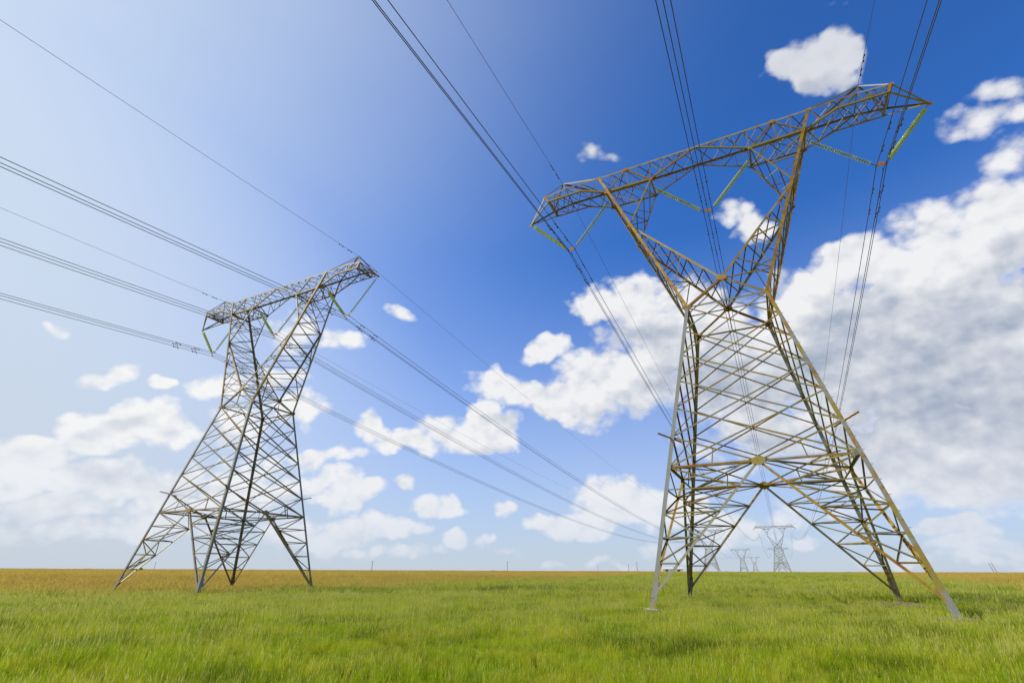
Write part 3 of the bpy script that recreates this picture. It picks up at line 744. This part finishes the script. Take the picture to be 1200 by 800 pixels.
# ------------------------------------------------------------------ grass
def grass_mat(name, dry):
    m, T = new_mat(name)
    P = T.node('ShaderNodeNewGeometry').outputs['Position']
    gold_a = T.node('ShaderNodeAttribute', {'attribute_name': 'gold', 'attribute_type': 'INSTANCER'}).outputs['Fac']
    rnd = T.node('ShaderNodeAttribute', {'attribute_name': 'rnd', 'attribute_type': 'INSTANCER'}).outputs['Fac']
    n1 = T.noise(T.vm('MULTIPLY', P, (.8, 1.4, .2)), .6, 5, .62).outputs[0]
    n2 = T.noise(T.vm('MULTIPLY', P, (1, 1, .15)), 14., 2, .5).outputs[0]
    if dry:
        c = T.mix(n2, (.70, .70, .14, 1), (.74, .66, .24, 1))
    else:
        c = T.mix(T.ramp(n1, .38, .62), (.335, .465, .008, 1), (.62, .58, .04, 1))
        c = T.mix(T.ramp(n2, .35, .65, 0, .6), c, (.42, .54, .01, 1))
        c = T.mix(T.ramp(rnd, .48, .85, 0, .95), c, (.14, .21, .010, 1))
    n4 = T.noise(T.vm('MULTIPLY', P, (.8, 1.5, .1)), 1.25, 3, .6).outputs[0]
    c = T.mix(T.ramp(n4, .50, .66, 0, .62), c, (.21, .23, .012, 1))
    c = T.mix(gold_a, c, T.mix(n2, (.66, .51, .12, 1), (.58, .42, .09, 1)))
    d = T.node('ShaderNodeBsdfPrincipled', None, Roughness=.6); T.set(d.inputs['Base Color'], c); d.inputs['Specular IOR Level'].default_value = .08
    tr = T.node('ShaderNodeBsdfTranslucent', None, Color=c)
    mx = T.node('ShaderNodeMixShader', None, i0=.45, i1=d.outputs[0], i2=tr.outputs[0])
    T.node('ShaderNodeOutputMaterial', None, Surface=mx.outputs[0]); return m
M_grass = grass_mat('green_grass', False); M_dry = grass_mat('dry_grass_stems', True)
def tuft(name, n, rad_, hmin, hmax, wid, seeds, segs=3, lean=.5):
    v = []; f = []; mi = []
    for i in range(n + seeds):
        dry = i >= n
        a_ = random.uniform(0, 2 * math.pi); r_ = rad_ * math.sqrt(random.random()); x = r_ * math.cos(a_); y = r_ * math.sin(a_)
        h = random.uniform(hmin, hmax) * (1.35 if dry else 1); w = wid * random.uniform(.7, 1.3) * (.40 if dry else 1)
        la = random.uniform(0, 2 * math.pi); ll = h * lean * random.uniform(.1, 1) * (.5 if dry else 1)
        fa = random.uniform(0, math.pi); wx, wy = math.cos(fa) * w / 2, math.sin(fa) * w / 2
        b = len(v)
        for k in range(segs + 1):
            t = k / segs; cx = x + math.cos(la) * ll * t * t; cy = y + math.sin(la) * ll * t * t; z = h * t * (1 - .15 * t * lean) - .03
            tw = (1 - t ** 1.5) if not dry else (.8 if k < segs else .5)
            if k < segs or dry: v += [(cx - wx * tw, cy - wy * tw, z), (cx + wx * tw, cy + wy * tw, z)]
            else: v.append((cx, cy, z))
        for k in range(segs - (0 if dry else 1)): f.append((b + 2 * k, b + 2 * k + 1, b + 2 * k + 3, b + 2 * k + 2)); mi.append(1 if dry else 0)
        if not dry: k = segs - 1; f.append((b + 2 * k, b + 2 * k + 1, b + 2 * k + 2)); mi.append(0)
        else:   # seed head: a small spindle of two crossed blades
            cx, cy, z = (v[-1][0] + v[-2][0]) / 2, (v[-1][1] + v[-2][1]) / 2, v[-1][2]; sw = w * 2.2; sh_ = h * .22
            for ang in (0, math.pi / 2):
                b = len(v); dx, dy = math.cos(ang) * sw / 2, math.sin(ang) * sw / 2
                v += [(cx, cy, z - sh_ * .3), (cx + dx, cy + dy, z + sh_ * .3), (cx + math.cos(la) * sh_ * .25, cy + math.sin(la) * sh_ * .25, z + sh_), (cx - dx, cy - dy, z + sh_ * .3)]
                f.append((b, b + 1, b + 2, b + 3)); mi.append(1)
    me = bpy.data.meshes.new(name); me.from_pydata(v, [], f); me.materials.append(M_grass); me.materials.append(M_dry)
    me.polygons.foreach_set('material_index', mi); me.update()
    return bpy.data.objects.new(name, me)
tufts = bpy.data.collections.new('grass_tufts')
specs = [(64, .20, .08, .26, .010, 1), (56, .20, .12, .32, .009, 3), (84, .22, .06, .17, .011, 0), (30, .08, .20, .42, .010, 2),
         (200, .60, .14, .38, .014, 8), (200, .60, .16, .42, .014, 14), (240, .60, .10, .32, .014, 4),
         (300, 2.0, .18, .42, .035, 20), (300, 2.0, .20, .48, .035, 30)]
for i, s_ in enumerate(specs):
    tufts.objects.link(tuft('a%d_tuft' % i, s_[0], s_[1], s_[2], s_[3], s_[4], s_[5], 3 if i < 4 else 2))
def scatter(r0, r1, spacing, dens_pow=0.):
    a0, a1 = R(-54), R(54); area = (r1 * r1 - r0 * r0) * (a1 - a0) / 2; n = int(area / spacing ** 2)
    r = np.sqrt(RNG.uniform(r0 * r0, r1 * r1, n)); a_ = RNG.uniform(a0, a1, n)
    return r * np.sin(a_), r * np.cos(a_)
PX, PY, PICK, SC = [], [], [], []
for r0, r1, sp, lo, hi in ((3.0, 17., .165, 0, 4), (15., 48., .42, 4, 7), (42., 130., 1.15, 7, 9), (125., 460., 2.8, 7, 9)):
    x, y = scatter(r0, r1, sp); n = len(x)
    hn = vnoise(x / 1.7 + 3, y / 1.7 + 8, 21) * .55 + vnoise(x / .6, y / .6, 22) * .45
    PX.append(x); PY.append(y); PICK.append(RNG.integers(lo, hi, n)); SC.append((.38 + 1.05 * hn) * RNG.uniform(.85, 1.15, n))
PX = np.concatenate(PX); PY = np.concatenate(PY); PICK = np.concatenate(PICK); SC = np.concatenate(SC)
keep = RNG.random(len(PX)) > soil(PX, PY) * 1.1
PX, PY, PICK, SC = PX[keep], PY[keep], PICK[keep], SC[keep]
dmin = np.full(len(PX), 1e9)
for fx, fy in FEET: dmin = np.minimum(dmin, np.hypot(PX - fx, PY - fy))
for fx, fy, ln, wd in ((FEET[0][0], FEET[0][1], 5.5, 1.0), (FEET[2][0], FEET[2][1], 5., 1.1), (FEET[3][0] - .8, FEET[3][1], 7., 2.0)):
    L_ = math.hypot(fx, fy); ux_, uy_ = fx / L_, fy / L_
    al = (fx - PX) * ux_ + (fy - PY) * uy_; ac = abs((PX - fx) * uy_ - (PY - fy) * ux_)
    SC *= 1 - .86 * sstep(-1.0, -.2, al) * (1 - sstep(ln * .6, ln, al)) * (1 - sstep(wd * .6, wd * 1.3, ac))
SC *= .25 + .75 * sstep(.5, 1.6, dmin)
GOLD = gold(PX, PY); SC *= 1 + .25 * GOLD
me = bpy.data.meshes.new('grass'); me.vertices.add(len(PX))
me.vertices.foreach_set('co', np.stack([PX, PY, terr(PX, PY)], 1).astype(np.float32).ravel())
def fattr(n, v, typ='FLOAT'):
    a_ = me.attributes.new(n, typ, 'POINT'); a_.data.foreach_set('value' if typ != 'FLOAT_VECTOR' else 'vector', v.ravel())
fattr('gold', GOLD.astype(np.float32)); fattr('rnd', (vnoise(PX / 1.3, PY / 1.3, 33) * .6 + RNG.random(len(PX)) * .4).astype(np.float32))
fattr('pick', PICK.astype(np.int32), 'INT'); fattr('size', SC.astype(np.float32)); fattr('turn', np.stack([RNG.normal(0, .08, len(PX)), RNG.normal(0, .08, len(PX)), RNG.uniform(0, 6.28, len(PX))], 1).astype(np.float32), 'FLOAT_VECTOR')
grass = bpy.data.objects.new('grass', me); col.objects.link(grass); tag(grass, 'tall green and yellow meadow grass with seed heads covering the field', 'grass', kind='stuff')
gn = bpy.data.node_groups.new('scatter_grass', 'GeometryNodeTree')
gn.interface.new_socket('Geometry', in_out='INPUT', socket_type='NodeSocketGeometry'); gn.interface.new_socket('Geometry', in_out='OUTPUT', socket_type='NodeSocketGeometry')
T = NT(gn); gi = T.node('NodeGroupInput'); go = T.node('NodeGroupOutput')
ci = T.node('GeometryNodeCollectionInfo'); ci.inputs['Collection'].default_value = tufts; ci.inputs['Separate Children'].default_value = True; ci.inputs['Reset Children'].default_value = True
def nattr(n, typ): 
    q = T.node('GeometryNodeInputNamedAttribute', {'data_type': typ}); q.inputs['Name'].default_value = n; return q.outputs[0]
e2r = T.node('FunctionNodeEulerToRotation'); T.l.new(nattr('turn', 'FLOAT_VECTOR'), e2r.inputs[0])
ip = T.node('GeometryNodeInstanceOnPoints'); T.l.new(gi.outputs[0], ip.inputs['Points']); T.l.new(ci.outputs[0], ip.inputs['Instance'])
ip.inputs['Pick Instance'].default_value = True; T.l.new(nattr('pick', 'INT'), ip.inputs['Instance Index']); T.l.new(e2r.outputs[0], ip.inputs['Rotation']); T.l.new(nattr('size', 'FLOAT'), ip.inputs['Scale'])
T.l.new(ip.outputs[0], go.inputs[0])
md = grass.modifiers.new('scatter', 'NODES'); md.node_group = gn
